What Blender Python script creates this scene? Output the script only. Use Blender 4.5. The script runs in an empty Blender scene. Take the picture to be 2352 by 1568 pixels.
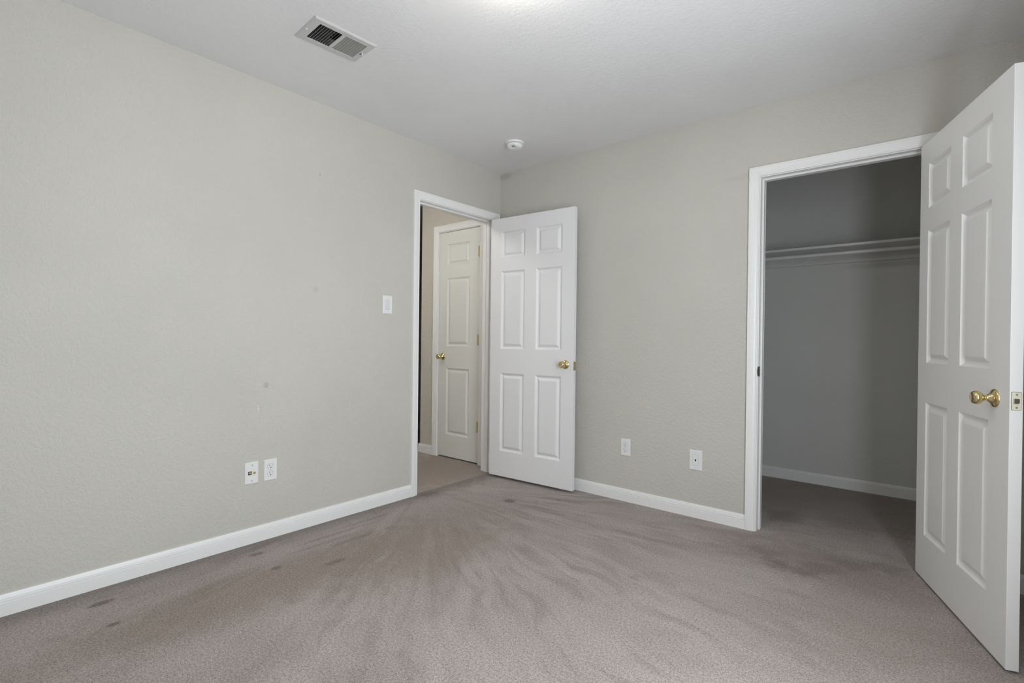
import bpy, math, random
from mathutils import Vector, Matrix

random.seed(7)
SC = bpy.context.scene
COL = SC.collection

# ------------------------------------------------------------------ camera
cam_d = bpy.data.cameras.new('camera')
cam = bpy.data.objects.new('camera', cam_d)
COL.objects.link(cam)
cam_d.sensor_width = 36.0
cam_d.lens = 1161.93 / 2352 * 36.0
cam_d.clip_start = 0.02
yaw, pitch, roll = math.radians(39.6824), math.radians(-0.2412), math.radians(0.6681)
s_, c_ = math.sin(yaw), math.cos(yaw)
rt, fw, up = Vector((c_, s_, 0)), Vector((-s_, c_, 0)), Vector((0, 0, 1))
f2 = fw * math.cos(pitch) + up * math.sin(pitch)
u2 = up * math.cos(pitch) - fw * math.sin(pitch)
cr, sr = math.cos(roll), math.sin(roll)
R_, U_ = rt * cr + u2 * sr, u2 * cr - rt * sr
mw = Matrix((R_, U_, -f2)).transposed().to_4x4()
mw.translation = Vector((2.7737, -3.1729, 1.0984))
cam.matrix_world = mw
SC.camera = cam

# ------------------------------------------------------------------ view, world, light levels
SC.view_settings.view_transform = 'Standard'
SC.view_settings.look = 'None'
SC.view_settings.gamma = 1.0
SC.view_settings.use_curve_mapping = False
SC.view_settings.exposure = 0.0
SC.cycles.max_bounces = 9
SC.cycles.diffuse_bounces = 7
SC.cycles.sample_clamp_indirect = 8.0
SC.cycles.use_light_tree = False
SC.cycles.use_adaptive_sampling = True
SC.cycles.adaptive_threshold = 0.03

W_ = bpy.data.worlds.new('overcast_sky')
SC.world = W_
W_.use_nodes = True
bg = W_.node_tree.nodes['Background']
bg.inputs[0].default_value = (0.90, 0.96, 1.0, 1)
bg.inputs[1].default_value = 1.0
WINDOW_STRENGTH = 12.0                    # daylight glowing through the white window shade
LAMP_STRENGTH = 34.0                     # bedroom ceiling lamp
HALL_STRENGTH = 57.0                      # hall ceiling lamp

# ------------------------------------------------------------------ dimensions (metres)
H = 2.468                # ceiling
XR, YB = 3.22, -3.42     # right and back wall
TW = 0.115               # wall thickness
D1 = (-0.858, -0.0795, 2.067)    # bedroom doorway: jamb faces in y, head height
D2 = (2.001, 2.797, 2.053)       # closet doorway: jamb faces in x, head height
HALL_Y = 0.039                   # hall end wall
D3 = (-0.7885, -0.2665, 2.083)   # linen closet doorway in the hall end wall
HALL_XC = -1.036                 # outside corner of the hall end wall
CLY = 1.38               # closet back wall
CLX = (1.42, XR)
WIN = (-2.70, -1.65, 0.54, 1.93) # window in the right wall
CAS = 0.0555             # casing width
REV = 0.005

# ------------------------------------------------------------------ node helpers
def new_mat(name):
    m = bpy.data.materials.new(name)
    m.use_nodes = True
    nt = m.node_tree
    b = nt.nodes['Principled BSDF']
    return m, nt, b

def N(nt, typ, **kw):
    n = nt.nodes.new(typ)
    for k, v in kw.items():
        if k.startswith('i_'):
            n.inputs[k[2:].replace('_', ' ')].default_value = v
        else:
            setattr(n, k, v)
    return n

def L(nt, a, b):
    nt.links.new(a, b)

def math_n(nt, op, a, b=None, clamp=False):
    n = nt.nodes.new('ShaderNodeMath')
    n.operation = op
    n.use_clamp = clamp
    for i, v in enumerate((a, b)):
        if v is None:
            continue
        if isinstance(v, (int, float)):
            n.inputs[i].default_value = v
        else:
            nt.links.new(v, n.inputs[i])
    return n.outputs[0]

def mix_col(nt, fac, a, b, mode='MIX'):
    n = nt.nodes.new('ShaderNodeMix')
    n.data_type = 'RGBA'
    n.blend_type = mode
    for sock, v in ((n.inputs[0], fac), (n.inputs[6], a), (n.inputs[7], b)):
        if isinstance(v, (int, float)):
            sock.default_value = v
        elif isinstance(v, tuple):
            sock.default_value = (*v, 1) if len(v) == 3 else v
        else:
            nt.links.new(v, sock)
    return n.outputs[2]

def map_range(nt, v, a, b, c, d, smooth=True):
    n = nt.nodes.new('ShaderNodeMapRange')
    n.interpolation_type = 'SMOOTHSTEP' if smooth else 'LINEAR'
    nt.links.new(v, n.inputs[0])
    for i, x in enumerate((a, b, c, d)):
        n.inputs[i + 1].default_value = x
    return n.outputs[0]

def obj_coord(nt):
    return nt.nodes.new('ShaderNodeTexCoord').outputs['Object']

def blob(nt, pos, centre, radii, noise_vec=None, soft=0.5):
    """1 inside an ellipsoid around centre, fading out at its rim"""
    s = nt.nodes.new('ShaderNodeVectorMath'); s.operation = 'SUBTRACT'
    nt.links.new(pos, s.inputs[0]); s.inputs[1].default_value = centre
    d = nt.nodes.new('ShaderNodeVectorMath'); d.operation = 'DIVIDE'
    nt.links.new(s.outputs[0], d.inputs[0]); d.inputs[1].default_value = radii
    l = nt.nodes.new('ShaderNodeVectorMath'); l.operation = 'LENGTH'
    nt.links.new(d.outputs[0], l.inputs[0])
    v = l.outputs['Value']
    if noise_vec is not None:
        v = math_n(nt, 'ADD', v, noise_vec)
    return map_range(nt, v, 1.0 - soft, 1.0 + soft, 1.0, 0.0)

def plaster(name, col, marks=(), strength=0.5, scale=125):
    m, nt, b = new_mat(name)
    p = obj_coord(nt)
    n1 = N(nt, 'ShaderNodeTexNoise', i_Scale=scale, i_Detail=2.5, i_Roughness=0.5)
    L(nt, p, n1.inputs['Vector'])
    n2 = N(nt, 'ShaderNodeTexNoise', i_Scale=scale * 0.45, i_Detail=1.0)
    L(nt, p, n2.inputs['Vector'])
    h1 = map_range(nt, n1.outputs[0], 0.42, 0.68, 0, 1)
    h2 = map_range(nt, n2.outputs[0], 0.40, 0.66, 0, 1)
    hgt = math_n(nt, 'ADD', math_n(nt, 'MULTIPLY', h1, 0.6), math_n(nt, 'MULTIPLY', h2, 0.7))
    bp = N(nt, 'ShaderNodeBump', i_Strength=strength, i_Distance=0.0022)
    L(nt, hgt, bp.inputs['Height'])
    L(nt, bp.outputs[0], b.inputs['Normal'])
    n3 = N(nt, 'ShaderNodeTexNoise', i_Scale=1.3, i_Detail=3.0)
    L(nt, p, n3.inputs['Vector'])
    c2 = tuple(x * 0.955 for x in col)
    colr = mix_col(nt, map_range(nt, n3.outputs[0], 0.35, 0.65, 0, 1), c2, col)
    for centre, radii, tint, amount in marks:
        f = math_n(nt, 'MULTIPLY', blob(nt, p, centre, radii), amount)
        colr = mix_col(nt, f, colr, tint)
    L(nt, colr, b.inputs['Base Color'])
    b.inputs['Roughness'].default_value = 0.62
    b.inputs['Specular IOR Level'].default_value = 0.3
    return m

WALLC = (0.566, 0.552, 0.508)
M_WALL = plaster('greige_wall_paint', WALLC, marks=[
    ((0, -1.632, 1.375), (0.02, 0.016, 0.016), (0.36, 0.35, 0.32), 0.25),
    ((0, -1.913, 0.835), (0.02, 0.014, 0.015), (0.30, 0.29, 0.27), 0.4),
    ((0, -1.612, 2.051), (0.02, 0.005, 0.005), (0.25, 0.24, 0.22), 0.6),
    ((0, -1.953, 0.712), (0.02, 0.003, 0.016), (0.75, 0.75, 0.72), 0.7),
    ((1.92, 0, 2.075), (0.13, 0.02, 0.016), (0.47, 0.46, 0.42), 0.35),
    ((0.05, 0, 2.44), (0.06, 0.02, 0.025), (0.34, 0.33, 0.31), 0.4),
])
M_CLOSETWALL = plaster('closet_wall_paint', (0.66, 0.665, 0.645), strength=0.25)
M_HALLWALL = plaster('hall_wall_paint', (0.60, 0.565, 0.505))
M_CEIL = plaster('ceiling_white_texture', (0.80, 0.80, 0.815), strength=0.25, scale=95)

def paint(name, col, rough=0.35, grain=0.0, spec=0.5):
    m, nt, b = new_mat(name)
    p = obj_coord(nt)
    n = N(nt, 'ShaderNodeTexNoise', i_Scale=6.0, i_Detail=2.0)
    L(nt, p, n.inputs['Vector'])
    c = mix_col(nt, n.outputs[0], tuple(x * 0.97 for x in col), col)
    L(nt, c, b.inputs['Base Color'])
    b.inputs['Roughness'].default_value = rough
    b.inputs['Specular IOR Level'].default_value = spec
    if grain:
        mp = N(nt, 'ShaderNodeMapping')
        mp.inputs['Scale'].default_value = (130, 130, 4.5)
        L(nt, p, mp.inputs[0])
        g = N(nt, 'ShaderNodeTexNoise', i_Scale=1.0, i_Detail=3.0, i_Distortion=0.8)
        L(nt, mp.outputs[0], g.inputs['Vector'])
        bp = N(nt, 'ShaderNodeBump', i_Strength=grain, i_Distance=0.0008)
        L(nt, g.outputs[0], bp.inputs['Height'])
        L(nt, bp.outputs[0], b.inputs['Normal'])
    return m

M_TRIM = paint('white_trim_paint', (0.84, 0.84, 0.84), 0.38)
M_DOOR = paint('white_door_paint', (0.80, 0.80, 0.815), 0.42, grain=0.12)
M_DOOR2 = paint('white_door_paint_lightened', (0.88, 0.88, 0.885), 0.42, grain=0.12)  # door paint lightened to make up for light missing on the closet leaf
M_DOOR3 = paint('linen_door_paint', (0.74, 0.74, 0.70), 0.33, grain=0.08)
M_SHELF = paint('white_shelf_paint', (0.74, 0.74, 0.745), 0.45)
M_PLATE = paint('white_plastic', (0.80, 0.81, 0.81), 0.30)
M_IVORY = paint('off_white_plastic', (0.70, 0.705, 0.71), 0.35)
M_VENT = paint('white_enamelled_steel', (0.56, 0.56, 0.565), 0.40)
M_LOUVER = paint('grey_enamelled_steel', (0.50, 0.505, 0.48), 0.45)
M_DARK = paint('dark_hollow', (0.012, 0.012, 0.012), 0.9, spec=0.1)
M_DUCT = paint('galvanised_duct', (0.16, 0.16, 0.16), 0.7)
M_SLOT = paint('black_slot', (0.02, 0.02, 0.02), 0.7, spec=0.2)
M_SHADOWLINE = paint('shadow_line_grey', (0.30, 0.30, 0.30), 0.8)  # grey standing in for shade in seams and slots; also the button's colour
M_BROWN = paint('brown_jack_plastic', (0.10, 0.065, 0.06), 0.5)

def metal(name, col, rough, bump=0.0):
    m, nt, b = new_mat(name)
    b.inputs['Metallic'].default_value = 1.0
    p = obj_coord(nt)
    n = N(nt, 'ShaderNodeTexNoise', i_Scale=40.0, i_Detail=2.0)
    L(nt, p, n.inputs['Vector'])
    L(nt, mix_col(nt, n.outputs[0], tuple(x * 0.9 for x in col), col), b.inputs['Base Color'])
    b.inputs['Roughness'].default_value = rough
    return m

M_BRASS = metal('polished_brass', (0.74, 0.61, 0.33), 0.13)
M_HINGE = metal('aged_brass', (0.62, 0.44, 0.19), 0.30)
M_PLATEBRASS = metal('pale_brass', (0.88, 0.85, 0.68), 0.4)
M_PLATEBRASS.node_tree.nodes['Principled BSDF'].inputs['Metallic'].default_value = 0.25
M_STEEL = metal('grey_steel', (0.42, 0.42, 0.41), 0.38)
M_DKSTEEL = metal('tarnished_steel', (0.16, 0.15, 0.13), 0.45)

def emissive(name, col, strength):
    m, nt, b = new_mat(name)
    b.inputs['Base Color'].default_value = (0.85, 0.85, 0.83, 1)
    b.inputs['Emission Color'].default_value = (*col, 1)
    b.inputs['Emission Strength'].default_value = strength
    return m

M_LAMP = emissive('lamp_glass', (1.0, 0.95, 0.85), LAMP_STRENGTH)
M_SHADE = emissive('lit_window_shade', (0.905, 0.965, 1.02), WINDOW_STRENGTH)
M_HLAMP = emissive('hall_lamp_glass', (0.82, 0.81, 0.77), HALL_STRENGTH)

def glass_pane():
    m, nt, b = new_mat('window_glass')
    out = nt.nodes['Material Output']
    tr = N(nt, 'ShaderNodeBsdfTransparent')
    tr.inputs[0].default_value = (0.93, 0.95, 0.95, 1)
    gl = N(nt, 'ShaderNodeBsdfGlossy')
    gl.inputs['Roughness'].default_value = 0.02
    fr = N(nt, 'ShaderNodeFresnel', i_IOR=1.45)
    mx = N(nt, 'ShaderNodeMixShader')
    L(nt, fr.outputs[0], mx.inputs[0]); L(nt, tr.outputs[0], mx.inputs[1]); L(nt, gl.outputs[0], mx.inputs[2])
    L(nt, mx.outputs[0], out.inputs[0])
    return m
M_GLASS = glass_pane()

def carpet():
    m, nt, b = new_mat('cut_pile_carpet')
    p = obj_coord(nt)
    sep = N(nt, 'ShaderNodeSeparateXYZ'); L(nt, p, sep.inputs[0])
    X, Y = sep.outputs[0], sep.outputs[1]
    def noise(vec, scale, detail=3.0, rough=0.6):
        n = N(nt, 'ShaderNodeTexNoise', i_Scale=scale, i_Detail=detail, i_Roughness=rough)
        L(nt, vec, n.inputs['Vector'])
        return n.outputs[0]
    # tuft texture
    tuft = math_n(nt, 'ADD', math_n(nt, 'MULTIPLY', noise(p, 255.0, 3.0, 0.7), 0.7), math_n(nt, 'MULTIPLY', noise(p, 105.0, 2.0), 0.3))
    # brushed nap: strokes fanning out from the doorway
    dx = math_n(nt, 'SUBTRACT', X, -0.10)
    dy = math_n(nt, 'SUBTRACT', Y, -0.68)
    ang = math_n(nt, 'ARCTAN2', dy, dx)
    rad = math_n(nt, 'SQRT', math_n(nt, 'ADD', math_n(nt, 'MULTIPLY', dx, dx), math_n(nt, 'MULTIPLY', dy, dy)))
    wob = math_n(nt, 'MULTIPLY', math_n(nt, 'SUBTRACT', noise(p, 3.0, 2.0), 0.5), 0.09)
    ang = math_n(nt, 'ADD', ang, wob)
    def strokes(fa, fr):
        cv = N(nt, 'ShaderNodeCombineXYZ')
        L(nt, math_n(nt, 'MULTIPLY', ang, fa), cv.inputs[0])
        L(nt, math_n(nt, 'MULTIPLY', rad, fr), cv.inputs[1])
        return noise(cv.outputs[0], 1.0, 2.0, 0.5)
    s1 = map_range(nt, strokes(13.0, 1.6), 0.38, 0.62, 0, 1)
    s2 = map_range(nt, strokes(34.0, 2.6), 0.46, 0.66, 0, 1)
    # where the strokes are strong: towards the doorway and the left wall
    near = math_n(nt, 'MULTIPLY', map_range(nt, rad, 0.7, 2.6, 1.0, 0.55), map_range(nt, rad, 0.15, 0.95, 0.10, 1.0))
    near = math_n(nt, 'MULTIPLY', near, map_range(nt, noise(p, 1.7, 3.0), 0.38, 0.60, 0.25, 1.1))
    mott = map_range(nt, noise(p, 2.2, 4.0), 0.36, 0.66, 0, 1)
    jit = math_n(nt, 'MULTIPLY', math_n(nt, 'SUBTRACT', noise(p, 13.0), 0.5), 1.6)
    fine = math_n(nt, 'MULTIPLY', math_n(nt, 'SUBTRACT', noise(p, 70.0), 0.5), 1.5)

    light, mid, dark = (0.420, 0.370, 0.345), (0.320, 0.274, 0.251), (0.150, 0.127, 0.115)
    brown = (0.285, 0.224, 0.184)
    col = mix_col(nt, math_n(nt, 'MULTIPLY', s1, math_n(nt, 'MULTIPLY', near, 0.95)), light, mid)
    col = mix_col(nt, math_n(nt, 'MULTIPLY', s2, math_n(nt, 'MULTIPLY', near, 0.60)), col, (0.235, 0.195, 0.172))
    col = mix_col(nt, math_n(nt, 'MULTIPLY', mott, 0.30), col, mid)
    def stain_and_tone(centre, radii, tint, amount, soft=0.5, j=None):
        nonlocal col
        f = math_n(nt, 'MULTIPLY', blob(nt, p, (*centre, 0), (*radii, 1), jit if j is None else j, soft), amount)
        col = mix_col(nt, f, col, tint)
    # walked-on track from the doorway along the left wall
    stain_and_tone((0.60, -1.25), (0.30, 0.60), brown, 0.55, 0.6)
    stain_and_tone((0.52, -2.05), (0.20, 0.75), brown, 0.70, 0.6)
    stain_and_tone((0.88, -1.45), (0.15, 0.42), brown, 0.50, 0.6)
    stain_and_tone((-0.45, -0.45), (0.55, 0.55), brown, 0.70, 0.5)  # brown put into the hall carpet for the warm lamp light
    # pale clean nap between the track and the soiled edge
    stain_and_tone((0.25, -1.9), (0.07, 0.6), light, 0.45, 0.6)
    # soiled edge along the left baseboard
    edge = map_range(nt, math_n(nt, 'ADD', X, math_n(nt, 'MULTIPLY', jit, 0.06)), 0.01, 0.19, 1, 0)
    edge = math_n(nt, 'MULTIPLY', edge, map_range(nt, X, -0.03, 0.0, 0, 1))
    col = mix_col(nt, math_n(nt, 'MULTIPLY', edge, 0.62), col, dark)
    # spots
    for c_, r_, amt in (((0.172, -2.649), (0.020, 0.045), 0.85), ((0.397, -2.655), (0.014, 0.022), 0.85), ((0.391, -2.034), (0.018, 0.026), 0.75),
                        ((0.164, -2.025), (0.018, 0.036), 0.7), ((0.540, -1.816), (0.020, 0.060), 0.6), ((0.576, -0.532), (0.042, 0.034), 0.8),
                        ((0.808, -0.287), (0.020, 0.016), 0.55), ((0.72, -0.42), (0.018, 0.018), 0.25), ((1.72, -1.0), (0.03, 0.025), 0.2),
                        ((0.05, -0.80), (0.035, 0.09), 0.40), ((0.36, -1.60), (0.016, 0.12), 0.30), ((0.22, -1.62), (0.014, 0.22), 0.35),
                        ((0.29, -1.72), (0.014, 0.20), 0.30), ((0.17, -1.40), (0.018, 0.20), 0.30)):
        stain_and_tone(c_, r_, dark, amt, 0.45, fine)
    # soiled patch in front of the closet
    stain_and_tone((2.36, -0.26), (0.42, 0.22), (0.235, 0.188, 0.165), 0.65, 0.6, math_n(nt, 'ADD', jit, fine))
    stain_and_tone((2.62, -0.75), (0.28, 0.5), (0.30, 0.245, 0.210), 0.5, 0.6)
    for c_, r_, amt in (((2.10, -0.27), (0.085, 0.055), 0.42), ((2.26, -0.41), (0.10, 0.05), 0.55), ((2.36, -0.30), (0.09, 0.06), 0.45),
                        ((2.46, -0.17), (0.09, 0.05), 0.42), ((2.62, -0.10), (0.10, 0.06), 0.35), ((2.18, -0.36), (0.06, 0.04), 0.4)):
        stain_and_tone(c_, r_, dark, amt, 0.6, math_n(nt, 'ADD', jit, fine))
    stain_and_tone((2.50, 0.02), (0.09, 0.06), light, 0.6, 0.6)
    stain_and_tone((2.07, 0.38), (0.10, 0.13), dark, 0.65, 0.6, math_n(nt, 'ADD', jit, fine))  # closet floor toned darker near its left side
    stain_and_tone((2.3, 0.95), (1.0, 0.55), (0.25, 0.205, 0.178), 0.6, 0.4)  # rest of the closet floor toned darker
    speck = map_range(nt, tuft, 0.36, 0.62, 0.52, 1.32)
    sc = N(nt, 'ShaderNodeCombineColor')
    for i in range(3):
        L(nt, speck, sc.inputs[i])
    col = mix_col(nt, 1.0, col, sc.outputs[0], 'MULTIPLY')
    L(nt, col, b.inputs['Base Color'])
    b.inputs['Roughness'].default_value = 0.95
    b.inputs['Specular IOR Level'].default_value = 0.05
    b.inputs['Sheen Weight'].default_value = 0.15
    bp = N(nt, 'ShaderNodeBump', i_Strength=0.8, i_Distance=0.005)
    L(nt, tuft, bp.inputs['Height'])
    L(nt, bp.outputs[0], b.inputs['Normal'])
    return m
M_CARPET = carpet()

# ------------------------------------------------------------------ mesh helpers
class MB:
    def __init__(self):
        self.v, self.f = [], []
    def quad(self, *pts):
        i = len(self.v)
        self.v += [tuple(p) for p in pts]
        self.f.append(tuple(range(i, i + len(pts))))
        return self
    def box(self, a, b):
        x0, x1 = sorted((a[0], b[0])); y0, y1 = sorted((a[1], b[1])); z0, z1 = sorted((a[2], b[2]))
        i = len(self.v)
        self.v += [(x0, y0, z0), (x1, y0, z0), (x1, y1, z0), (x0, y1, z0),
                   (x0, y0, z1), (x1, y0, z1), (x1, y1, z1), (x0, y1, z1)]
        for f in ((3, 2, 1, 0), (4, 5, 6, 7), (0, 1, 5, 4), (1, 2, 6, 5), (2, 3, 7, 6), (3, 0, 4, 7)):
            self.f.append(tuple(i + k for k in f))
        return self
    def prism(self, ring_a, ring_b):
        """two matching closed rings joined by sides and capped"""
        i, n = len(self.v), len(ring_a)
        self.v += [tuple(p) for p in ring_a] + [tuple(p) for p in ring_b]
        for k in range(n):
            j = (k + 1) % n
            self.f.append((i + k, i + j, i + n + j, i + n + k))
        self.f.append(tuple(i + k for k in reversed(range(n))))
        self.f.append(tuple(i + n + k for k in range(n)))
        return self
    def lathe(self, prof, o, axis, seg=32):
        """prof: (radius, height along axis)"""
        ax = Vector(axis).normalized()
        e1 = ax.orthogonal().normalized(); e2 = ax.cross(e1)
        o = Vector(o); rings = []
        for r, h in prof:
            if r < 1e-6:
                rings.append([len(self.v)]); self.v.append(tuple(o + ax * h))
            else:
                rings.append(list(range(len(self.v), len(self.v) + seg)))
                for k in range(seg):
                    a = 2 * math.pi * k / seg
                    self.v.append(tuple(o + ax * h + (e1 * math.cos(a) + e2 * math.sin(a)) * r))
        for A, B in zip(rings, rings[1:]):
            for k in range(seg):
                j = (k + 1) % seg
                if len(A) == 1 and len(B) == 1: continue
                if len(A) == 1: self.f.append((A[0], B[j], B[k]))
                elif len(B) == 1: self.f.append((A[k], A[j], B[0]))
                else: self.f.append((A[k], A[j], B[j], B[k]))
        return self
    def build(self, name, mat, parent=None, bevel=0.0, smooth=False, seg=2):
        me = bpy.data.meshes.new(name)
        me.from_pydata(self.v, [], self.f)
        import bmesh
        bm = bmesh.new(); bm.from_mesh(me)
        bmesh.ops.remove_doubles(bm, verts=bm.verts, dist=1e-6)
        bmesh.ops.recalc_face_normals(bm, faces=bm.faces)
        bm.to_mesh(me); bm.free()
        if smooth:
            for p in me.polygons: p.use_smooth = True
            try: me.set_sharp_from_angle(angle=math.radians(38))
            except Exception: pass
        me.materials.append(mat)
        o = bpy.data.objects.new(name, me)
        COL.objects.link(o)
        if parent is not None: o.parent = parent
        if bevel:
            md = o.modifiers.new('bevel', 'BEVEL')
            md.width = bevel; md.segments = seg
            md.limit_method = 'ANGLE'; md.angle_limit = math.radians(70)
        return o

def empty(name, loc=(0, 0, 0), rz=0.0):
    o = bpy.data.objects.new(name, None)
    o.empty_display_size = 0.1
    o.location = loc; o.rotation_euler = (0, 0, rz)
    COL.objects.link(o)
    return o

def tag(o, label, cat, group=None):
    o['label'] = label; o['category'] = cat
    if group: o['group'] = group
    return o

def struct(o, label=None, cat=None):
    o['kind'] = 'structure'
    if label: o['label'] = label
    if cat: o['category'] = cat
    return o

def copy_tree(o, parent=None):
    c = o.copy(); COL.objects.link(c)
    if parent is not None: c.parent = parent
    for ch in list(o.children):
        copy_tree(ch, c)
    return c

# ------------------------------------------------------------------ room shell
JT = 0.019   # jamb thickness
# left wall, with the doorway to the hall
w = MB()
w.box((-TW, YB - TW, 0), (0, D1[0] - JT, H))
w.box((-TW, D1[0] - JT, D1[2] + JT), (0, D1[1] + JT, H))
w.box((-TW, D1[1] + JT, 0), (0, 0, H))
struct(w.build('wall_left', M_WALL), 'greige textured wall on the left with two low plates', 'wall')
# far wall, with the closet doorway
w = MB()
w.box((-TW, 0, 0), (D2[0] - JT, 0.115, H))
w.box((D2[0] - JT, 0, D2[2] + JT), (D2[1] + JT, 0.115, H))
w.box((D2[1] + JT, 0, 0), (XR, 0.115, H))
struct(w.build('wall_far', M_WALL), 'greige textured wall with the closet doorway', 'wall')
# right wall with the window, back wall
w = MB()
w.box((XR, YB - TW, 0), (XR + 0.14, WIN[0], H))
w.box((XR, WIN[1], 0), (XR + 0.14, CLY + TW, H))
w.box((XR, WIN[0], 0), (XR + 0.14, WIN[1], WIN[2]))
w.box((XR, WIN[0], WIN[3]), (XR + 0.14, WIN[1], H))
struct(w.build('wall_right', M_WALL), 'greige wall beside the camera with the window', 'wall')
struct(MB().box((0, YB - TW, 0), (XR, YB, H)).build('wall_back', M_WALL), 'greige wall behind the camera', 'wall')
# closet walls
struct(MB().box((CLX[0] - TW, CLY, 0), (XR, CLY + TW, H)).build('wall_closet_back', M_CLOSETWALL), 'back wall of the closet behind the shelf', 'wall')
struct(MB().box((CLX[0] - TW, 0.115, 0), (CLX[0], CLY, H)).build('wall_closet_left', M_CLOSETWALL), 'left side wall inside the closet', 'wall')
# hall walls
w = MB()
w.box((HALL_XC, HALL_Y, 0), (D3[0] - JT, HALL_Y + TW, H))
w.box((D3[0] - JT, HALL_Y, D3[2] + JT), (D3[1] + JT, HALL_Y + TW, H))
w.box((D3[1] + JT, HALL_Y, 0), (-TW, HALL_Y + TW, H))
w.box((HALL_XC, HALL_Y + TW, 0), (HALL_XC + TW, 2.2, H))
w.box((HALL_XC + TW, HALL_Y + 0.75, 0), (CLX[0] - TW, HALL_Y + 0.85, H))
w.box((-TW - 0.1, HALL_Y + TW, 0), (-TW, HALL_Y + 0.75, H))
struct(w.build('wall_hall_end', M_HALLWALL), 'hall end wall with the narrow linen door', 'wall')
struct(MB().box((-2.10, -2.4, 0), (-1.98, 2.2, H)).build('wall_hall_side', M_HALLWALL), 'shadowed wall at the far side of the hall', 'wall')
w = MB().box((-1.98, -2.4, 0), (-TW, -2.28, H)).box((-1.34, -2.28, 0), (-1.22, -0.02, H)).box((-1.98, 2.08, 0), (HALL_XC, 2.2, H))  # middle box is an unseen wall added to shade the passage from the lamp
struct(w.build('wall_hall_unseen', M_HALLWALL), 'unseen hall walls, one of them added to block the hall lamp', 'wall')
# floor
fl = MB().quad((-2.1, YB - TW, 0), (XR + 0.14, YB - TW, 0), (XR + 0.14, 2.2, 0), (-2.1, 2.2, 0))
fl.quad((-2.1, YB - TW, -0.06), (-2.1, 2.2, -0.06), (XR + 0.14, 2.2, -0.06), (XR + 0.14, YB - TW, -0.06))
struct(fl.build('floor', M_CARPET), 'worn greige cut-pile carpet', 'floor')
# ceiling with the duct opening cut out
VC, VROT = Vector((0.645, -1.900)), math.radians(-3.5)
def vrot(x, y):
    c, s = math.cos(VROT), math.sin(VROT)
    return (VC.x + x * c - y * s, VC.y + x * s + y * c)
hx, hy = 0.085, 0.132
inner = [vrot(-hx, -hy), vrot(hx, -hy), vrot(hx, hy), vrot(-hx, hy)]
outer = [(-2.1, YB - TW), (XR + 0.14, YB - TW), (XR + 0.14, 2.2), (-2.1, 2.2)]
cl = MB()
for k in range(4):
    j = (k + 1) % 4
    cl.quad((*outer[k], H), (*inner[k], H), (*inner[j], H), (*outer[j], H))
struct(cl.build('ceiling', M_CEIL), 'white lightly textured ceiling', 'ceiling')

# ------------------------------------------------------------------ trim profiles
# baseboard: (thickness, height)
BASE = [(0, 0), (0.014, 0), (0.014, 0.0500), (0.0100, 0.0520), (0.0100, 0.0545), (0.0135, 0.0565), (0.0135, 0.0600),
        (0.0095, 0.0620), (0.0095, 0.0640), (0.0110, 0.0665), (0.0095, 0.0720), (0.0078, 0.0785), (0.0060, 0.0830), (0, 0.0830)]
def baseboard(name, runs, label):
    """runs: list of (start, end, outward normal)"""
    m = MB()
    for a, b, n in runs:
        n = Vector((*n, 0))
        ra = [Vector((*a, 0)) + n * t + Vector((0, 0, z)) for t, z in BASE]
        rb = [Vector((*b, 0)) + n * t + Vector((0, 0, z)) for t, z in BASE]
        m.prism(ra, rb)
    return struct(m.build(name, M_TRIM), label, 'baseboard')

baseboard('baseboard_left', [((0, YB), (0, D1[0] - REV - CAS), (1, 0))], 'white moulded baseboard along the left wall')
baseboard('baseboard_far', [((0, 0), (D2[0] - REV - CAS, 0), (0, -1)), ((D2[1] + REV + CAS, 0), (XR, 0), (0, -1))],
          'white moulded baseboard along the far wall')
baseboard('baseboard_right', [((XR, YB), (XR, -0.014), (-1, 0))], 'white baseboard along the right wall')
baseboard('baseboard_back', [((0.014, YB), (XR - 0.014, YB), (0, 1))], 'white baseboard behind the camera')
baseboard('baseboard_closet', [((CLX[0], CLY), (CLX[1], CLY), (0, -1)), ((CLX[0], 0.115), (CLX[0], CLY - 0.014), (1, 0)),
          ((XR, 0.115), (XR, CLY - 0.014), (-1, 0))], 'white baseboard inside the closet')
baseboard('baseboard_hall', [((HALL_XC - 0.014, HALL_Y), (D3[0] - REV - 0.06, HALL_Y), (0, -1)), ((HALL_XC, HALL_Y), (HALL_XC, 2.08), (-1, 0)),
          ((-1.98, -2.28), (-1.98, 2.08), (1, 0))], 'white baseboard round the hall corner')

# casing: (distance out from the opening, thickness)
CPROF = [(0, 0), (0, 0.0085), (0.0035, 0.0105), (0.007, 0.0105), (0.009, 0.0085), (0.013, 0.0095), (0.020, 0.0120),
         (0.030, 0.0140), (0.040, 0.0150), (0.046, 0.0150), (0.0475, 0.0165), (0.054, 0.0165), (0.0555, 0.0150), (0.0555, 0)]
def casing(mapf, u0, u1, zh, parent, width=CAS, sides=(True, True)):
    prof = [(a * width / CAS, t) for a, t in CPROF]
    if sides[0]:
        MB().prism([mapf(u0 - a, t, 0) for a, t in prof], [mapf(u0 - a, t, zh + a) for a, t in prof]).build('side_casing', M_TRIM, parent)
    if sides[1]:
        MB().prism([mapf(u1 + a, t, 0) for a, t in prof], [mapf(u1 + a, t, zh + a) for a, t in prof]).build('side_casing', M_TRIM, parent)
    MB().prism([mapf(u0 - a, t, zh + a) for a, t in prof], [mapf(u1 + a, t, zh + a) for a, t in prof]).build('head_casing', M_TRIM, parent)

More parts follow.
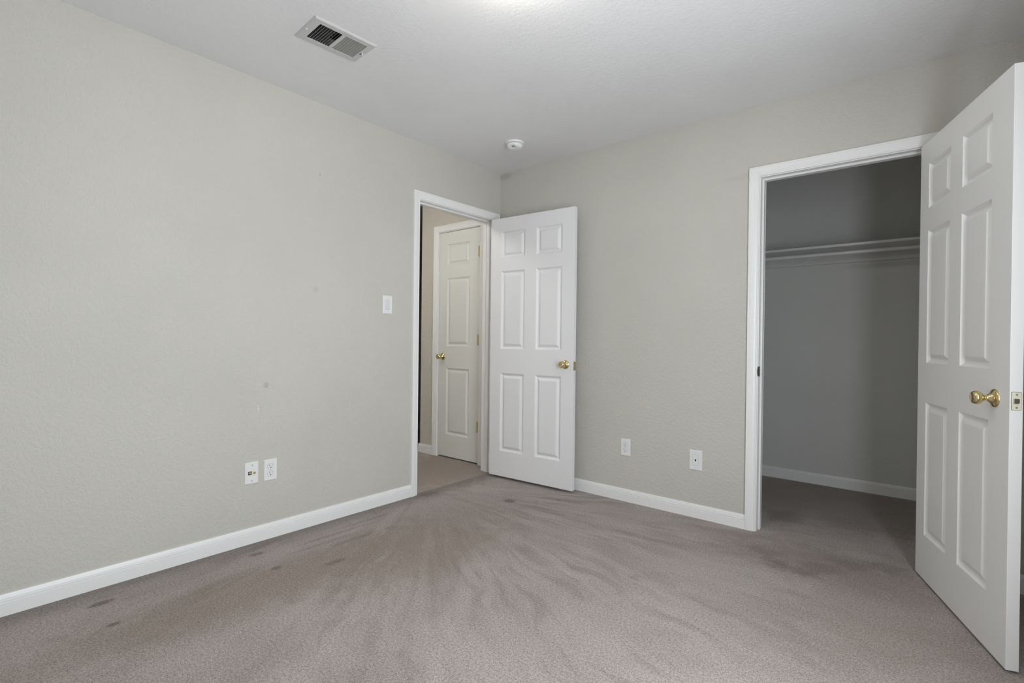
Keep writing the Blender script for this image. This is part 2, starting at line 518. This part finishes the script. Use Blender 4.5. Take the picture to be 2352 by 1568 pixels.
def lining(mapf, u0, u1, zh, depth, stop0, stop1, parent):
    """jambs, head and door stop of an opening; mapf(u, t, z) with t negative into the wall"""
    def bx(m, a, b):
        pa, pb = mapf(*a), mapf(*b)
        return m.box(pa, pb)
    bx(MB(), (u0 - JT, 0, 0), (u0, -depth, zh + JT)).build('side_jamb', M_TRIM, parent, 0.001)
    bx(MB(), (u1, 0, 0), (u1 + JT, -depth, zh + JT)).build('side_jamb', M_TRIM, parent, 0.001)
    bx(MB(), (u0, 0, zh), (u1, -depth, zh + JT)).build('head_jamb', M_TRIM, parent, 0.001)
    st = MB()
    bx(st, (u0, -stop0, 0), (u0 + 0.010, -stop1, zh))
    bx(st, (u1 - 0.010, -stop0, 0), (u1, -stop1, zh))
    bx(st, (u0 + 0.010, -stop0, zh - 0.011), (u1 - 0.010, -stop1, zh))
    st.build('door_stop', M_TRIM, parent, 0.002)

# trim_1: bedroom doorway to the hall
t1 = struct(empty('trim_1', (0, 0, 0)), 'white cased frame of the doorway to the hall', 'door frame')
mp1 = lambda u, t, z: Vector((t, u, z))
casing(mp1, D1[0] - REV, D1[1] + REV, D1[2] + REV, t1)
lining(mp1, D1[0], D1[1], D1[2], TW, 0.037, 0.073, t1)
mp1b = lambda u, t, z: Vector((-TW - t, u, z))
casing(mp1b, D1[0] - REV, D1[1] + REV, D1[2] + REV, t1)
# trim_2: closet doorway
t2 = struct(empty('trim_2', (0, 0, 0)), 'white cased frame of the closet doorway', 'door frame')
mp2 = lambda u, t, z: Vector((u, -t, z))
casing(mp2, D2[0] - REV, D2[1] + REV, D2[2] + REV, t2)
lining(mp2, D2[0], D2[1], D2[2], TW, 0.037, 0.073, t2)
mp2b = lambda u, t, z: Vector((u, 0.115 + t, z))
casing(mp2b, D2[0] - REV, D2[1] + REV, D2[2] + REV, t2)
# curved strike plate on the latch side of the closet frame
sp = MB()
ring = [(0.0, -0.030), (0.010, -0.026), (0.016, -0.014), (0.018, 0.0), (0.016, 0.014), (0.010, 0.026), (0.0, 0.030)]
cz = 0.929
sp.prism([(D2[0] - 0.0005, 0.004 - a, cz + b) for a, b in ring], [(D2[0] + 0.0016, 0.004 - a, cz + b) for a, b in ring])
sp.box((D2[0] - 0.0005, 0.004, cz - 0.029), (D2[0] + 0.0016, 0.030, cz + 0.029))
ko = sp.build('strike_plate', M_DKSTEEL, t2)
ko['label'] = 'dark metal strike plate'
# trim_3: linen closet frame in the hall
t3 = struct(empty('trim_3', (0, 0, 0)), 'white cased frame of the narrow hall closet', 'door frame')
mp3 = lambda u, t, z: Vector((u, HALL_Y - t, z))
casing(mp3, D3[0] - REV, D3[1] + REV, D3[2] + REV, t3, width=0.060)
lining(mp3, D3[0], D3[1], D3[2], TW, 0.040, 0.073, t3)

# ------------------------------------------------------------------ moulded panel doors
PROF = [(0, 0), (0.001, 0.0010), (0.003, 0.0026), (0.007, 0.0062), (0.011, 0.0094), (0.015, 0.0112), (0.019, 0.0117), (0.0215, 0.0112),
        (0.025, 0.0092), (0.030, 0.0060), (0.035, 0.0032), (0.039, 0.0016), (0.042, 0.0012)]
def door_leaf(name, W, Hh, T, ucols, zrows, mat, parent, both=True):
    """local frame: u = x from the hinge edge, visible face at y = 0 (towards -y), other face at y = T"""
    us = [0] + [q for c in ucols for q in c] + [W]
    zs = [0] + [q for r in zrows for q in r] + [Hh]
    m = MB()
    for side in (0, 1):
        fy = (lambda d: d) if side == 0 else (lambda d: T - d)
        for i in range(len(us) - 1):
            for k in range(len(zs) - 1):
                a, b, c, d = us[i], us[i + 1], zs[k], zs[k + 1]
                if i % 2 == 1 and k % 2 == 1:
                    prev = None
                    for ins, dep in PROF:
                        r = [(a + ins, fy(dep), c + ins), (b - ins, fy(dep), c + ins), (b - ins, fy(dep), d - ins), (a + ins, fy(dep), d - ins)]
                        if prev:
                            for q in range(4):
                                m.quad(prev[q], prev[(q + 1) % 4], r[(q + 1) % 4], r[q])
                        prev = r
                    m.quad(*prev)
                else:
                    m.quad((a, fy(0), c), (b, fy(0), c), (b, fy(0), d), (a, fy(0), d))
    for k in range(len(zs) - 1):
        for x in (0, W):
            m.quad((x, 0, zs[k]), (x, T, zs[k]), (x, T, zs[k + 1]), (x, 0, zs[k + 1]))
    for i in range(len(us) - 1):
        for z in (0, Hh):
            m.quad((us[i], 0, z), (us[i + 1], 0, z), (us[i + 1], T, z), (us[i], T, z))
    return m.build('door_panel', mat, parent, bevel=0.0012)

def knob(u, z, y, sgn, parent, mat=M_BRASS, hole=False, r=0.0245):
    """door knob with rose; sgn -1 sticks out towards -y, +1 towards +y"""
    ax = (0, sgn, 0)
    ko = MB().lathe([(0, 0.0), (0.0325, 0.0), (0.0325, 0.002), (0.031, 0.005), (0.027, 0.0075), (0.022, 0.009), (0.0165, 0.014), (0.0145, 0.018),
                     (0.0125, 0.0205), (0.0105, 0.023), (0.0098, 0.030), (0.0115, 0.034), (0.0165, 0.0375), (0.0215, 0.042), (r - 0.0005, 0.048),
                     (r, 0.053), (r - 0.001, 0.058), (r - 0.004, 0.063), (r - 0.0075, 0.0655), (r - 0.009, 0.0650), (0.006, 0.0638), (0, 0.0636)],
                    (u, y, z), ax, 40).build('door_knob', mat, parent, smooth=True)
    ko['label'] = 'polished brass knob on a round rose'
    if hole:
        MB().lathe([(0, 0.0630), (0.0022, 0.0630), (0.0022, 0.0642), (0, 0.0642)], (u, y, z), ax, 12).build('release_hole', M_SLOT, ko)
    return ko

def latch(W, T, z, parent, matp, matb):
    """latch face plate and bolt on the free edge"""
    h, wd = 0.030, 0.0127
    ring = []
    for cx, cz_, a0 in ((wd - 0.004, h - 0.004, 0), (-wd + 0.004, h - 0.004, 90), (-wd + 0.004, -h + 0.004, 180), (wd - 0.004, -h + 0.004, 270)):
        for a in (0, 30, 60, 90):
            t = math.radians(a0 + a)
            ring.append((cx + 0.004 * math.cos(t), cz_ + 0.004 * math.sin(t)))
    def pl(x, sc=1.0):
        return [(x, T / 2 + a * sc, z + b * sc) for a, b in ring]
    g = MB().prism([(W + 0.0001, T / 2 + a * 1.07, z + b * 1.03) for a, b in ring], [(W + 0.0004, T / 2 + a * 1.07, z + b * 1.03) for a, b in ring])
    lo = g.build('latch_rim', M_SLOT, parent)
    p = MB().prism(pl(W), pl(W + 0.0014)).build('latch_plate', matp, parent)
    for dz in (0.0215, -0.0215):
        MB().lathe([(0, 0.0012), (0.0034, 0.0012), (0.0034, 0.0019), (0.0012, 0.0022), (0, 0.0016)], (W, T / 2, z + dz), (1, 0, 0), 14).build('latch_screw', matb, p)
    b = MB()
    prof = [(-0.0085, -0.0085), (0.006, -0.0085), (0.0085, -0.006), (0.0085, 0.006), (0.006, 0.0085), (-0.0085, 0.0085)]
    ra = [(W + 0.0014, T / 2 + a, z + c) for a, c in prof]
    rb = [(W + (0.0085 if a < 0 else 0.0030), T / 2 + a * 0.92, z + c * 0.95) for a, c in prof]
    b.prism(ra, rb).build('latch_bolt', matb, p)
    return p

def hinge(x, y, z, parent, plate_a, plate_b, mat=M_HINGE, h=0.089):
    m = MB()
    for k in range(5):
        z0 = z - h / 2 + k * h / 5
        m.lathe([(0, 0.0002), (0.0058, 0.0002), (0.0062, 0.0008), (0.0062, h / 5 - 0.0008), (0.0058, h / 5 - 0.0002), (0, h / 5 - 0.0002)], (x, y, z0), (0, 0, 1), 16)
    m.lathe([(0, 0), (0.0045, 0), (0.0045, 0.003), (0, 0.004)], (x, y, z + h / 2), (0, 0, 1), 12)
    m.lathe([(0, 0), (0.0045, 0), (0.0045, 0.003), (0, 0.004)], (x, y, z - h / 2), (0, 0, -1), 12)
    for (a, b) in (plate_a, plate_b):
        if a is not None:
            m.box((a[0], a[1], z - h / 2), (b[0], b[1], z + h / 2))
    o = m.build('hinge', mat, parent, smooth=True)
    o['label'] = 'brass hinge with knuckles'
    return o

T = 0.035
COLS = [(0.104, 0.329), (0.434, 0.658)]
ROWS = [(0.200, 0.812), (1.002, 1.612), (1.715, 1.921)]
# bedroom door, open against the far wall
d1 = struct(empty('door_1', (0.0537, -0.1658, 0.0207), math.radians(3.2481)),
            'white six-panel door opened back against the far wall', 'door')
door_leaf('door_panel', 0.760, 2.03, T, COLS, ROWS, M_DOOR, d1)
knob(0.6945, 0.901, 0, -1, d1, hole=True)
knob(0.6945, 0.901, T, 1, d1)
latch(0.760, T, 0.892, d1, M_HINGE, M_STEEL)
for z in (0.26, 1.03, 1.82):
    hinge(-0.013, T + 0.004, z, d1, ((-0.0022, 0.006), (0.0, T)), ((-0.013, T + 0.002), (0.0, T + 0.005)), M_DKSTEEL)
# closet door, open towards the camera
d2 = struct(empty('door_2', (2.7246, -0.0551, 0.0097), math.radians(-71.4505)),
            'white six-panel closet door swung open at the right edge', 'door')
COLS2 = [(0.096, 0.322), (0.427, 0.657)]
ROWS2 = [(0.206, 0.820), (1.003, 1.614), (1.718, 1.924)]
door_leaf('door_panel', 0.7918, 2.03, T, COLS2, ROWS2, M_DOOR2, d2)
knob(0.700, 0.902, 0, -1, d2)
knob(0.700, 0.902, T, 1, d2)
latch(0.7918, T, 0.902, d2, M_PLATEBRASS, M_STEEL)
for z in (0.22, 1.02, 1.82):
    hinge(-0.008, T + 0.005, z, d2, ((-0.0022, 0.006), (0.0, T)), ((-0.008, T + 0.003), (0.0, T + 0.006)), M_HINGE)
# narrow linen door in the hall, closed: hinged on its right, so built with u from the left edge
d3 = struct(empty('door_3', (-0.7855, HALL_Y + 0.002, 0.012)),
            'narrow white three-panel door closed at the end of the hall', 'door')
door_leaf('door_panel', 0.516, 2.066, T, [(0.106, 0.397)], [(0.205, 0.816), (1.018, 1.644), (1.760, 1.955)], M_DOOR3, d3)
knob(0.056, 0.921, 0, -1, d3)
for z in (0.316, 1.079, 1.852):
    hinge(0.5150, -0.008, z, d3, ((0.508, -0.002), (0.5185, 0.0)), (None, None), M_HINGE)

# ------------------------------------------------------------------ window (outside the photo's frame)
def make_window(name, loc, rz, ww, hh, shade_mat, label):
    """local frame: the window faces the room along -x, sill line at z = 0, centred on y = 0"""
    wn = struct(empty(name, loc, rz), label, 'window')
    a = ww / 2
    fr = MB()
    fr.box((0.05, -a, 0), (0.12, -a + 0.045, hh)).box((0.05, a - 0.045, 0), (0.12, a, hh))
    fr.box((0.05, -a + 0.045, 0), (0.12, a - 0.045, 0.045)).box((0.05, -a + 0.045, hh - 0.045), (0.12, a - 0.045, hh))
    fr.box((0.06, -a + 0.045, hh / 2 - 0.02), (0.11, a - 0.045, hh / 2 + 0.02))
    fr.build('window_frame', M_TRIM, wn, 0.002)
    MB().box((0.083, -a + 0.04, 0.04), (0.087, a - 0.04, hh - 0.04)).build('window_pane', M_GLASS, wn)
    MB().box((-0.03, -a - 0.03, -0.022), (0.05, a + 0.03, 0)).build('window_sill', M_TRIM, wn, 0.003)
    # white roller shade drawn down flush with the wall, glowing with the daylight behind it
    MB().box((0.004, -a + 0.004, 0.003), (0.006, a - 0.004, hh - 0.002)).build('window_shade', shade_mat, wn)
    MB().box((0.001, -a + 0.006, 0.004), (0.010, a - 0.006, 0.026)).build('shade_hem_bar', M_TRIM, wn, 0.002)
make_window('window_1', (XR, (WIN[0] + WIN[1]) / 2, WIN[2]), 0.0, WIN[1] - WIN[0], WIN[3] - WIN[2], M_SHADE, 'white sash window in the right wall')

# ------------------------------------------------------------------ wall plates
def place(o, wall, u, z):
    """plates are modelled facing -y around their own centre"""
    if wall == 'left':
        o.location = (0, u, z); o.rotation_euler = (0, 0, math.radians(90))
    else:
        o.location = (u, 0, z); o.rotation_euler = (0, 0, 0)
    return o

def plate_body(parent, hole=None, w=0.070, h=0.1145):
    a, b = w / 2, h / 2
    m = MB()
    r0 = [(-a, 0, -b), (a, 0, -b), (a, 0, b), (-a, 0, b)]
    r1 = [(x, -0.0030, z) for x, _, z in r0]
    k = 0.003
    r2 = [(x - math.copysign(k, x), -0.0056, z - math.copysign(k, z)) for x, _, z in r0]
    for p, q in ((r0, r1), (r1, r2)):
        for i in range(4):
            j = (i + 1) % 4
            m.quad(p[i], p[j], q[j], q[i])
    m.quad(*r2); m.quad(*reversed(r0))
    return m.build('cover_plate', M_PLATE, parent, 0.0008)

def screw(parent, x, z, y=-0.0056, mat=M_PLATE, r=0.0033):
    o = MB().lathe([(0, -0.0005), (r, -0.0005), (r, 0.0006), (r * 0.5, 0.0011), (0, 0.0012)], (x, y, z), (0, -1, 0), 14).build('screw', mat, parent)
    MB().box((x - r * 0.8, y - 0.00135, z - 0.0005), (x + r * 0.8, y - 0.0008, z + 0.0005)).build('screw_slot', M_SLOT, o)
    return o

def rounded(w, h, r, n=5):
    out = []
    for cx, cz_, a0 in ((w - r, h - r, 0), (-w + r, h - r, 90), (-w + r, -h + r, 180), (w - r, -h + r, 270)):
        for k in range(n):
            t = math.radians(a0 + 90 * k / (n - 1))
            out.append((cx + r * math.cos(t), cz_ + r * math.sin(t)))
    return out

def make_outlet():
    o = empty('wall_outlet')
    plate_body(o)
    for cz_ in (0.0196, -0.0196):
        ring = []
        for k in range(40):
            t = 2 * math.pi * k / 40
            ring.append((0.0172 * math.cos(t), max(-0.0142, min(0.0142, 0.0172 * math.sin(t)))))
        g = MB().prism([(a * 1.05, -0.0050, cz_ + b * 1.06) for a, b in ring], [(a * 1.05, -0.00575, cz_ + b * 1.06) for a, b in ring]).build('seam', M_SHADOWLINE, o)
        f = MB().prism([(a, -0.0050, cz_ + b) for a, b in ring], [(a * 0.985, -0.0070, cz_ + b * 0.98) for a, b in ring]).build('receptacle', M_PLATE, o)
        MB().box((-0.0075, -0.0071, cz_ + 0.0005), (-0.0052, -0.0066, cz_ + 0.0095)).build('slot', M_SLOT, f)
        MB().box((0.0055, -0.0071, cz_ + 0.0015), (0.0075, -0.0066, cz_ + 0.0090)).build('slot', M_SLOT, f)
        MB().lathe([(0, 0.0066), (0.0029, 0.0066), (0.0029, 0.0071), (0, 0.0071)], (0, 0, cz_ - 0.0068), (0, -1, 0), 16).build('ground_hole', M_SLOT, f)
    screw(o, 0, 0)
    return o

out1 = make_outlet()
place(out1, 'left', -1.886, 0.3725)
tag(out1, 'white duplex outlet low on the left wall, right of the jack plate', 'outlet')
out2 = copy_tree(out1)
place(out2, 'far', 1.1655, 0.3685)
tag(out2, 'white duplex outlet low on the far wall, nearest the open bedroom door', 'outlet')

jp = empty('jack_plate')
plate_body(jp)
screw(jp, 0.002, 0.0415, mat=M_STEEL); screw(jp, 0.0, -0.0415, mat=M_STEEL)
j1 = MB().prism([(-0.0105 + a, -0.0050, b) for a, b in rounded(0.0092, 0.0092, 0.001)], [(-0.0105 + a, -0.0066, b) for a, b in rounded(0.0092, 0.0092, 0.001)]).build('network_jack', M_BROWN, jp)
j1['label'] = 'brown network jack'
MB().box((-0.0150, -0.0069, -0.002), (-0.0062, -0.0064, 0.0035)).build('jack_opening', M_IVORY, j1)
MB().box((-0.0138, -0.0072, -0.0045), (-0.0076, -0.0066, -0.001)).build('jack_contact', M_SLOT, j1)
j2 = MB().prism([(0.0108 + a, -0.0050, 0.001 + b) for a, b in rounded(0.0092, 0.0092, 0.001)], [(0.0108 + a, -0.0064, 0.001 + b) for a, b in rounded(0.0092, 0.0092, 0.001)]).build('coaxial_jack', M_PLATEBRASS, jp)
j2['label'] = 'brass coaxial jack'
MB().lathe([(0, 0.006), (0.0055, 0.006), (0.0055, 0.0085), (0.0046, 0.0085), (0.0046, 0.015), (0.0030, 0.015), (0.0028, 0.010), (0, 0.010)], (0.0115, 0, 0.0), (0, -1, 0), 18).build('connector', M_HINGE, j2)
place(jp, 'left', -1.9855, 0.3735)
tag(jp, 'white wall plate with brown network jack and brass coaxial jack on left wall', 'wall plate')

ph = empty('phone_jack_plate')
plate_body(ph, w=0.080, h=0.1245)
sm = MB().prism([(a, -0.0050, b) for a, b in rounded(0.0185, 0.0345, 0.003)], [(a, -0.00575, b) for a, b in rounded(0.0185, 0.0345, 0.003)]).build('seam', M_SHADOWLINE, ph)
ins = MB().prism([(a, -0.0050, b) for a, b in rounded(0.0178, 0.0338, 0.003)], [(a, -0.0066, b) for a, b in rounded(0.0174, 0.0334, 0.003)]).build('jack_insert', M_PLATE, ph)
MB().box((-0.0052, -0.0069, -0.0005), (0.0052, -0.0062, 0.0058)).box((-0.0025, -0.0069, -0.0062), (0.0050, -0.0062, -0.0005)).build('jack_opening', M_SLOT, ins)
screw(ph, 0, 0.046); screw(ph, 0, -0.046)
place(ph, 'far', 1.646, 0.357)
tag(ph, 'white telephone jack plate low on the far wall beside the closet doorway', 'wall plate')

sw = empty('light_switch')
plate_body(sw, w=0.0745, h=0.1195)
fr = MB()
ro, ri = rounded(0.0165, 0.0335, 0.0015), rounded(0.0150, 0.0318, 0.001)
n = len(ro)
for k in range(n):
    j = (k + 1) % n
    fr.quad((ro[k][0], -0.0055, ro[k][1]), (ro[j][0], -0.0055, ro[j][1]), (ro[j][0], -0.0066, ro[j][1]), (ro[k][0], -0.0066, ro[k][1]))
    fr.quad((ro[k][0], -0.0066, ro[k][1]), (ro[j][0], -0.0066, ro[j][1]), (ri[j][0], -0.0066, ri[j][1]), (ri[k][0], -0.0066, ri[k][1]))
    fr.quad((ri[k][0], -0.0066, ri[k][1]), (ri[j][0], -0.0066, ri[j][1]), (ri[j][0], -0.0050, ri[j][1]), (ri[k][0], -0.0050, ri[k][1]))
fr.build('switch_bezel', M_PLATE, sw)
MB().box((-0.0150, -0.0059, -0.0318), (0.0150, -0.0054, 0.0318)).build('switch_recess', M_SHADOWLINE, sw)
# rocker pressed in at its upper half, lower edge standing out
prof = [(-0.0055, 0.0312), (-0.0068, 0.0312), (-0.0078, 0.0), (-0.0112, -0.0308), (-0.0055, -0.0308)]
MB().prism([(-0.0146, y, z) for y, z in prof], [(0.0146, y, z) for y, z in prof]).build('rocker', M_IVORY, sw, 0.0006)
screw(sw, 0, 0.0470); screw(sw, 0, -0.0470)
place(sw, 'left', -1.127, 1.3180)
tag(sw, 'white rocker light switch on the left wall beside the hall doorway', 'light switch')

# ------------------------------------------------------------------ ceiling supply vent
vt = empty('ceiling_vent', (VC.x, VC.y, H), VROT)
tag(vt, 'white two-way supply air register on the ceiling', 'vent')
fx, fy_ = 0.1035, 0.1500      # half sizes of the face plate
ox = 0.0700                   # half width of the louvre openings (x)
ya = [(-0.1115, -0.0055), (0.0105, 0.1190)]
pm = MB()
zb = -0.0065
r0 = [(-fx, -fy_, 0), (fx, -fy_, 0), (fx, fy_, 0), (-fx, fy_, 0)]
r1 = [(x, y, -0.0015) for x, y, _ in r0]
r2 = [(x - math.copysign(0.007, x), y - math.copysign(0.007, y), zb) for x, y, _ in r0]
for p, q in ((r0, r1), (r1, r2)):
    for i in range(4):
        j = (i + 1) % 4
        pm.quad(p[i], p[j], q[j], q[i])
X0, X1, Y0, Y1 = -fx + 0.007, fx - 0.007, -fy_ + 0.007, fy_ - 0.007
xs = [X0, -ox, ox, X1]
ys = [Y0, ya[0][0], ya[0][1], ya[1][0], ya[1][1], Y1]
for i in range(3):
    for k in range(5):
        if i == 1 and k in (1, 3):
            a, b, c, d = xs[i], xs[i + 1], ys[k], ys[k + 1]
            e = [(a, c), (b, c), (b, d), (a, d)]
            for q in range(4):
                p0, p1 = e[q], e[(q + 1) % 4]
                pm.quad((*p0, zb), (*p1, zb), (*p1, zb + 0.004), (*p0, zb + 0.004))
            continue
        pm.quad((xs[i], ys[k], zb), (xs[i + 1], ys[k], zb), (xs[i + 1], ys[k + 1], zb), (xs[i], ys[k + 1], zb))
pm.build('face_plate', M_VENT, vt)
for half, (y0, y1) in enumerate(ya):
    nf = 9
    pitch_ = (y1 - y0) / nf
    lean, rise = (0.0112, 0.0135) if half == 0 else (-0.0042, 0.0085)
    for k in range(nf + (0 if half else -1)):
        yc = y0 + pitch_ * (k + 1) if half == 0 else y1 - pitch_ * k
        if half == 1: yc = y1 - pitch_ * (k) - 0.0006
        t = 0.00035
        a = [(-ox, yc - t, zb), (-ox, yc + t, zb), (-ox, yc + t + lean, zb + rise), (-ox, yc - t + lean, zb + rise)]
        b = [(-x, y, z) for x, y, z in a]
        MB().prism(a, b).build('louver', M_LOUVER, vt)
# sheet metal collar and dark duct above the opening
def shell(x, y, z0, z1, mat, name, top=False):
    m = MB()
    e = [(-x, -y), (x, -y), (x, y), (-x, y)]
    for q in range(4):
        p0, p1 = e[q], e[(q + 1) % 4]
        m.quad((*p0, z0), (*p1, z0), (*p1, z1), (*p0, z1))
    if top: m.quad(*[(*p, z1) for p in e])
    return m.build(name, mat, vt)
shell(0.080, 0.127, 0.0, 0.045, M_DUCT, 'duct_collar')
shell(0.080, 0.127, 0.045, 0.28, M_DARK, 'duct_boot', True)
for k in range(6):
    x = -0.066 + k * 0.0265
    MB().prism([(x, -0.124, 0.030), (x + 0.0015, -0.124, 0.030), (x + 0.009, -0.124, 0.046), (x + 0.0075, -0.124, 0.046)],
               [(x, 0.0, 0.030), (x + 0.0015, 0.0, 0.030), (x + 0.009, 0.0, 0.046), (x + 0.0075, 0.0, 0.046)]).build('damper_blade', M_DUCT, vt)
lv = MB().box((-0.018, 0.1262, zb - 0.0008), (0.004, 0.1292, zb + 0.001)).build('lever_slot', M_SLOT, vt)
MB().prism([(0.001, 0.126, zb), (0.010, 0.126, zb), (0.010, 0.1295, zb), (0.001, 0.1295, zb)],
           [(0.004, 0.127, zb - 0.016), (0.009, 0.127, zb - 0.016), (0.009, 0.1288, zb - 0.016), (0.004, 0.1288, zb - 0.016)]).build('damper_lever', M_PLATE, vt, 0.0006)
for y in (-0.137, 0.139):
    MB().lathe([(0, -0.001), (0.0042, -0.001), (0.0042, 0.0006), (0.002, 0.0018), (0, 0.002)], (-0.008, y, zb), (0, 0, -1), 14).build('screw', M_PLATE, vt)

# ------------------------------------------------------------------ smoke detector
sd = empty('smoke_detector', (0.518, -0.450, H))
tag(sd, 'round white smoke detector on the ceiling near the corner', 'smoke detector')
MB().lathe([(0, 0), (0.066, 0), (0.066, 0.004), (0.0635, 0.010), (0.058, 0.0125), (0, 0.0125)], (0, 0, 0), (0, 0, -1), 48).build('mounting_base', M_PLATE, sd, smooth=True)
MB().lathe([(0, 0.0120), (0.0545, 0.0120), (0.0545, 0.0155), (0, 0.0155)], (0, 0, 0), (0, 0, -1), 48).build('air_slot', M_SHADOWLINE, sd)
cv = MB()
# cover with a scooped recess towards the room
prof = [(0.0570, 0.0152), (0.0575, 0.0180), (0.0560, 0.0260), (0.0525, 0.0340), (0.0470, 0.0390), (0.0380, 0.0412), (0.0250, 0.0420), (0.0120, 0.0422), (0, 0.0422)]
seg = 64
rings = []
scoop = Vector((0.012, -0.030))
for r, h in prof:
    ring = []
    for k in range(seg if r > 0 else 1):
        a = 2 * math.pi * k / seg
        x, y = r * math.cos(a), r * math.sin(a)
        d = (Vector((x, y)) - scoop).length
        hh = h - 0.0085 * max(0.0, 1 - (d / 0.026) ** 4) * (1 if h > 0.03 else 0)
        ring.append(len(cv.v)); cv.v.append((x, y, -hh))
    rings.append(ring)
for A, B in zip(rings, rings[1:]):
    for k in range(seg):
        j = (k + 1) % seg
        if len(B) == 1: cv.f.append((A[k], A[j], B[0]))
        else: cv.f.append((A[k], A[j], B[j], B[k]))
cv.f.append(tuple(rings[0]))
cv.build('detector_cover', M_PLATE, sd, smooth=True)
MB().lathe([(0, 0.030), (0.0095, 0.030), (0.0095, 0.0365), (0.0070, 0.0385), (0, 0.039)], (0.012, -0.030, 0), (0, 0, -1), 24).build('test_button', M_SHADOWLINE, sd, smooth=True)

# ------------------------------------------------------------------ closet fittings
sh = empty('closet_shelf', ((CLX[0] + XR) / 2, CLY, 1.786))
tag(sh, 'white painted board shelf along the closet back wall', 'shelf')
xm = (CLX[0] + XR) / 2
hw = (XR - CLX[0]) / 2
MB().box((-hw + 0.001, -0.300, 0), (hw - 0.001, -0.0005, 0.0175)).build('shelf_board', M_SHELF, sh, 0.0012)
MB().box((-hw + 0.001, -0.019, -0.0815), (hw - 0.001, -0.0005, -0.0002)).build('shelf_cleat', M_CLOSETWALL, sh, 0.0012)
for sx in (-1, 1):
    x0 = sx * (hw - 0.001)
    MB().box((x0, -0.300, -0.0815), (x0 - sx * 0.019, -0.0195, -0.0002)).build('end_cleat', M_SHELF, sh, 0.0012)
rd = empty('closet_rod', (xm, 1.090, 1.7385))
tag(rd, 'white round hanging rod under the closet shelf', 'rod')
rh = hw - 0.021
MB().lathe([(0, -rh + 0.004), (0.0128, -rh + 0.004), (0.0128, rh - 0.004), (0, rh - 0.004)], (0, 0, 0), (1, 0, 0), 28).build('rod', M_SHELF, rd, smooth=True)
for sx in (-1, 1):
    MB().lathe([(0, 0), (0.026, 0), (0.026, 0.003), (0.019, 0.006), (0.019, 0.014), (0.0132, 0.014), (0.0132, 0.004), (0, 0.004)], (sx * rh, 0, 0), (-sx, 0, 0), 28).build('rod_socket', M_SHELF, rd, smooth=True)

# ------------------------------------------------------------------ ceiling lamps (both just out of the photo)
def ceiling_lamp(name, loc, r, mat, label):
    o = empty(name, loc)
    tag(o, label, 'ceiling light')
    MB().lathe([(0, 0), (r * 0.82, 0), (r * 0.86, 0.006), (r * 0.84, 0.020), (0, 0.020)], (0, 0, 0), (0, 0, -1), 40).build('lamp_base', M_TRIM, o, smooth=True)
    pr = [(r * 0.78, 0.019), (r * 0.98, 0.026)]
    for k in range(1, 9):
        a = math.pi / 2 * k / 8
        pr.append((r * math.cos(a), 0.030 + r * 0.95 * math.sin(a)))
    pr[-1] = (0, 0.030 + r * 0.95)
    MB().lathe(pr, (0, 0, 0), (0, 0, -1), 40).build('lamp_shade', mat, o, smooth=True)
    return o
ceiling_lamp('ceiling_light', (1.615, -1.818, H), 0.10, M_LAMP, 'flush white glass dome light in the middle of the bedroom ceiling')
ceiling_lamp('hall_ceiling_light', (-0.66, -1.30, H), 0.13, M_HLAMP, 'flush warm glass dome light on the hall ceiling')
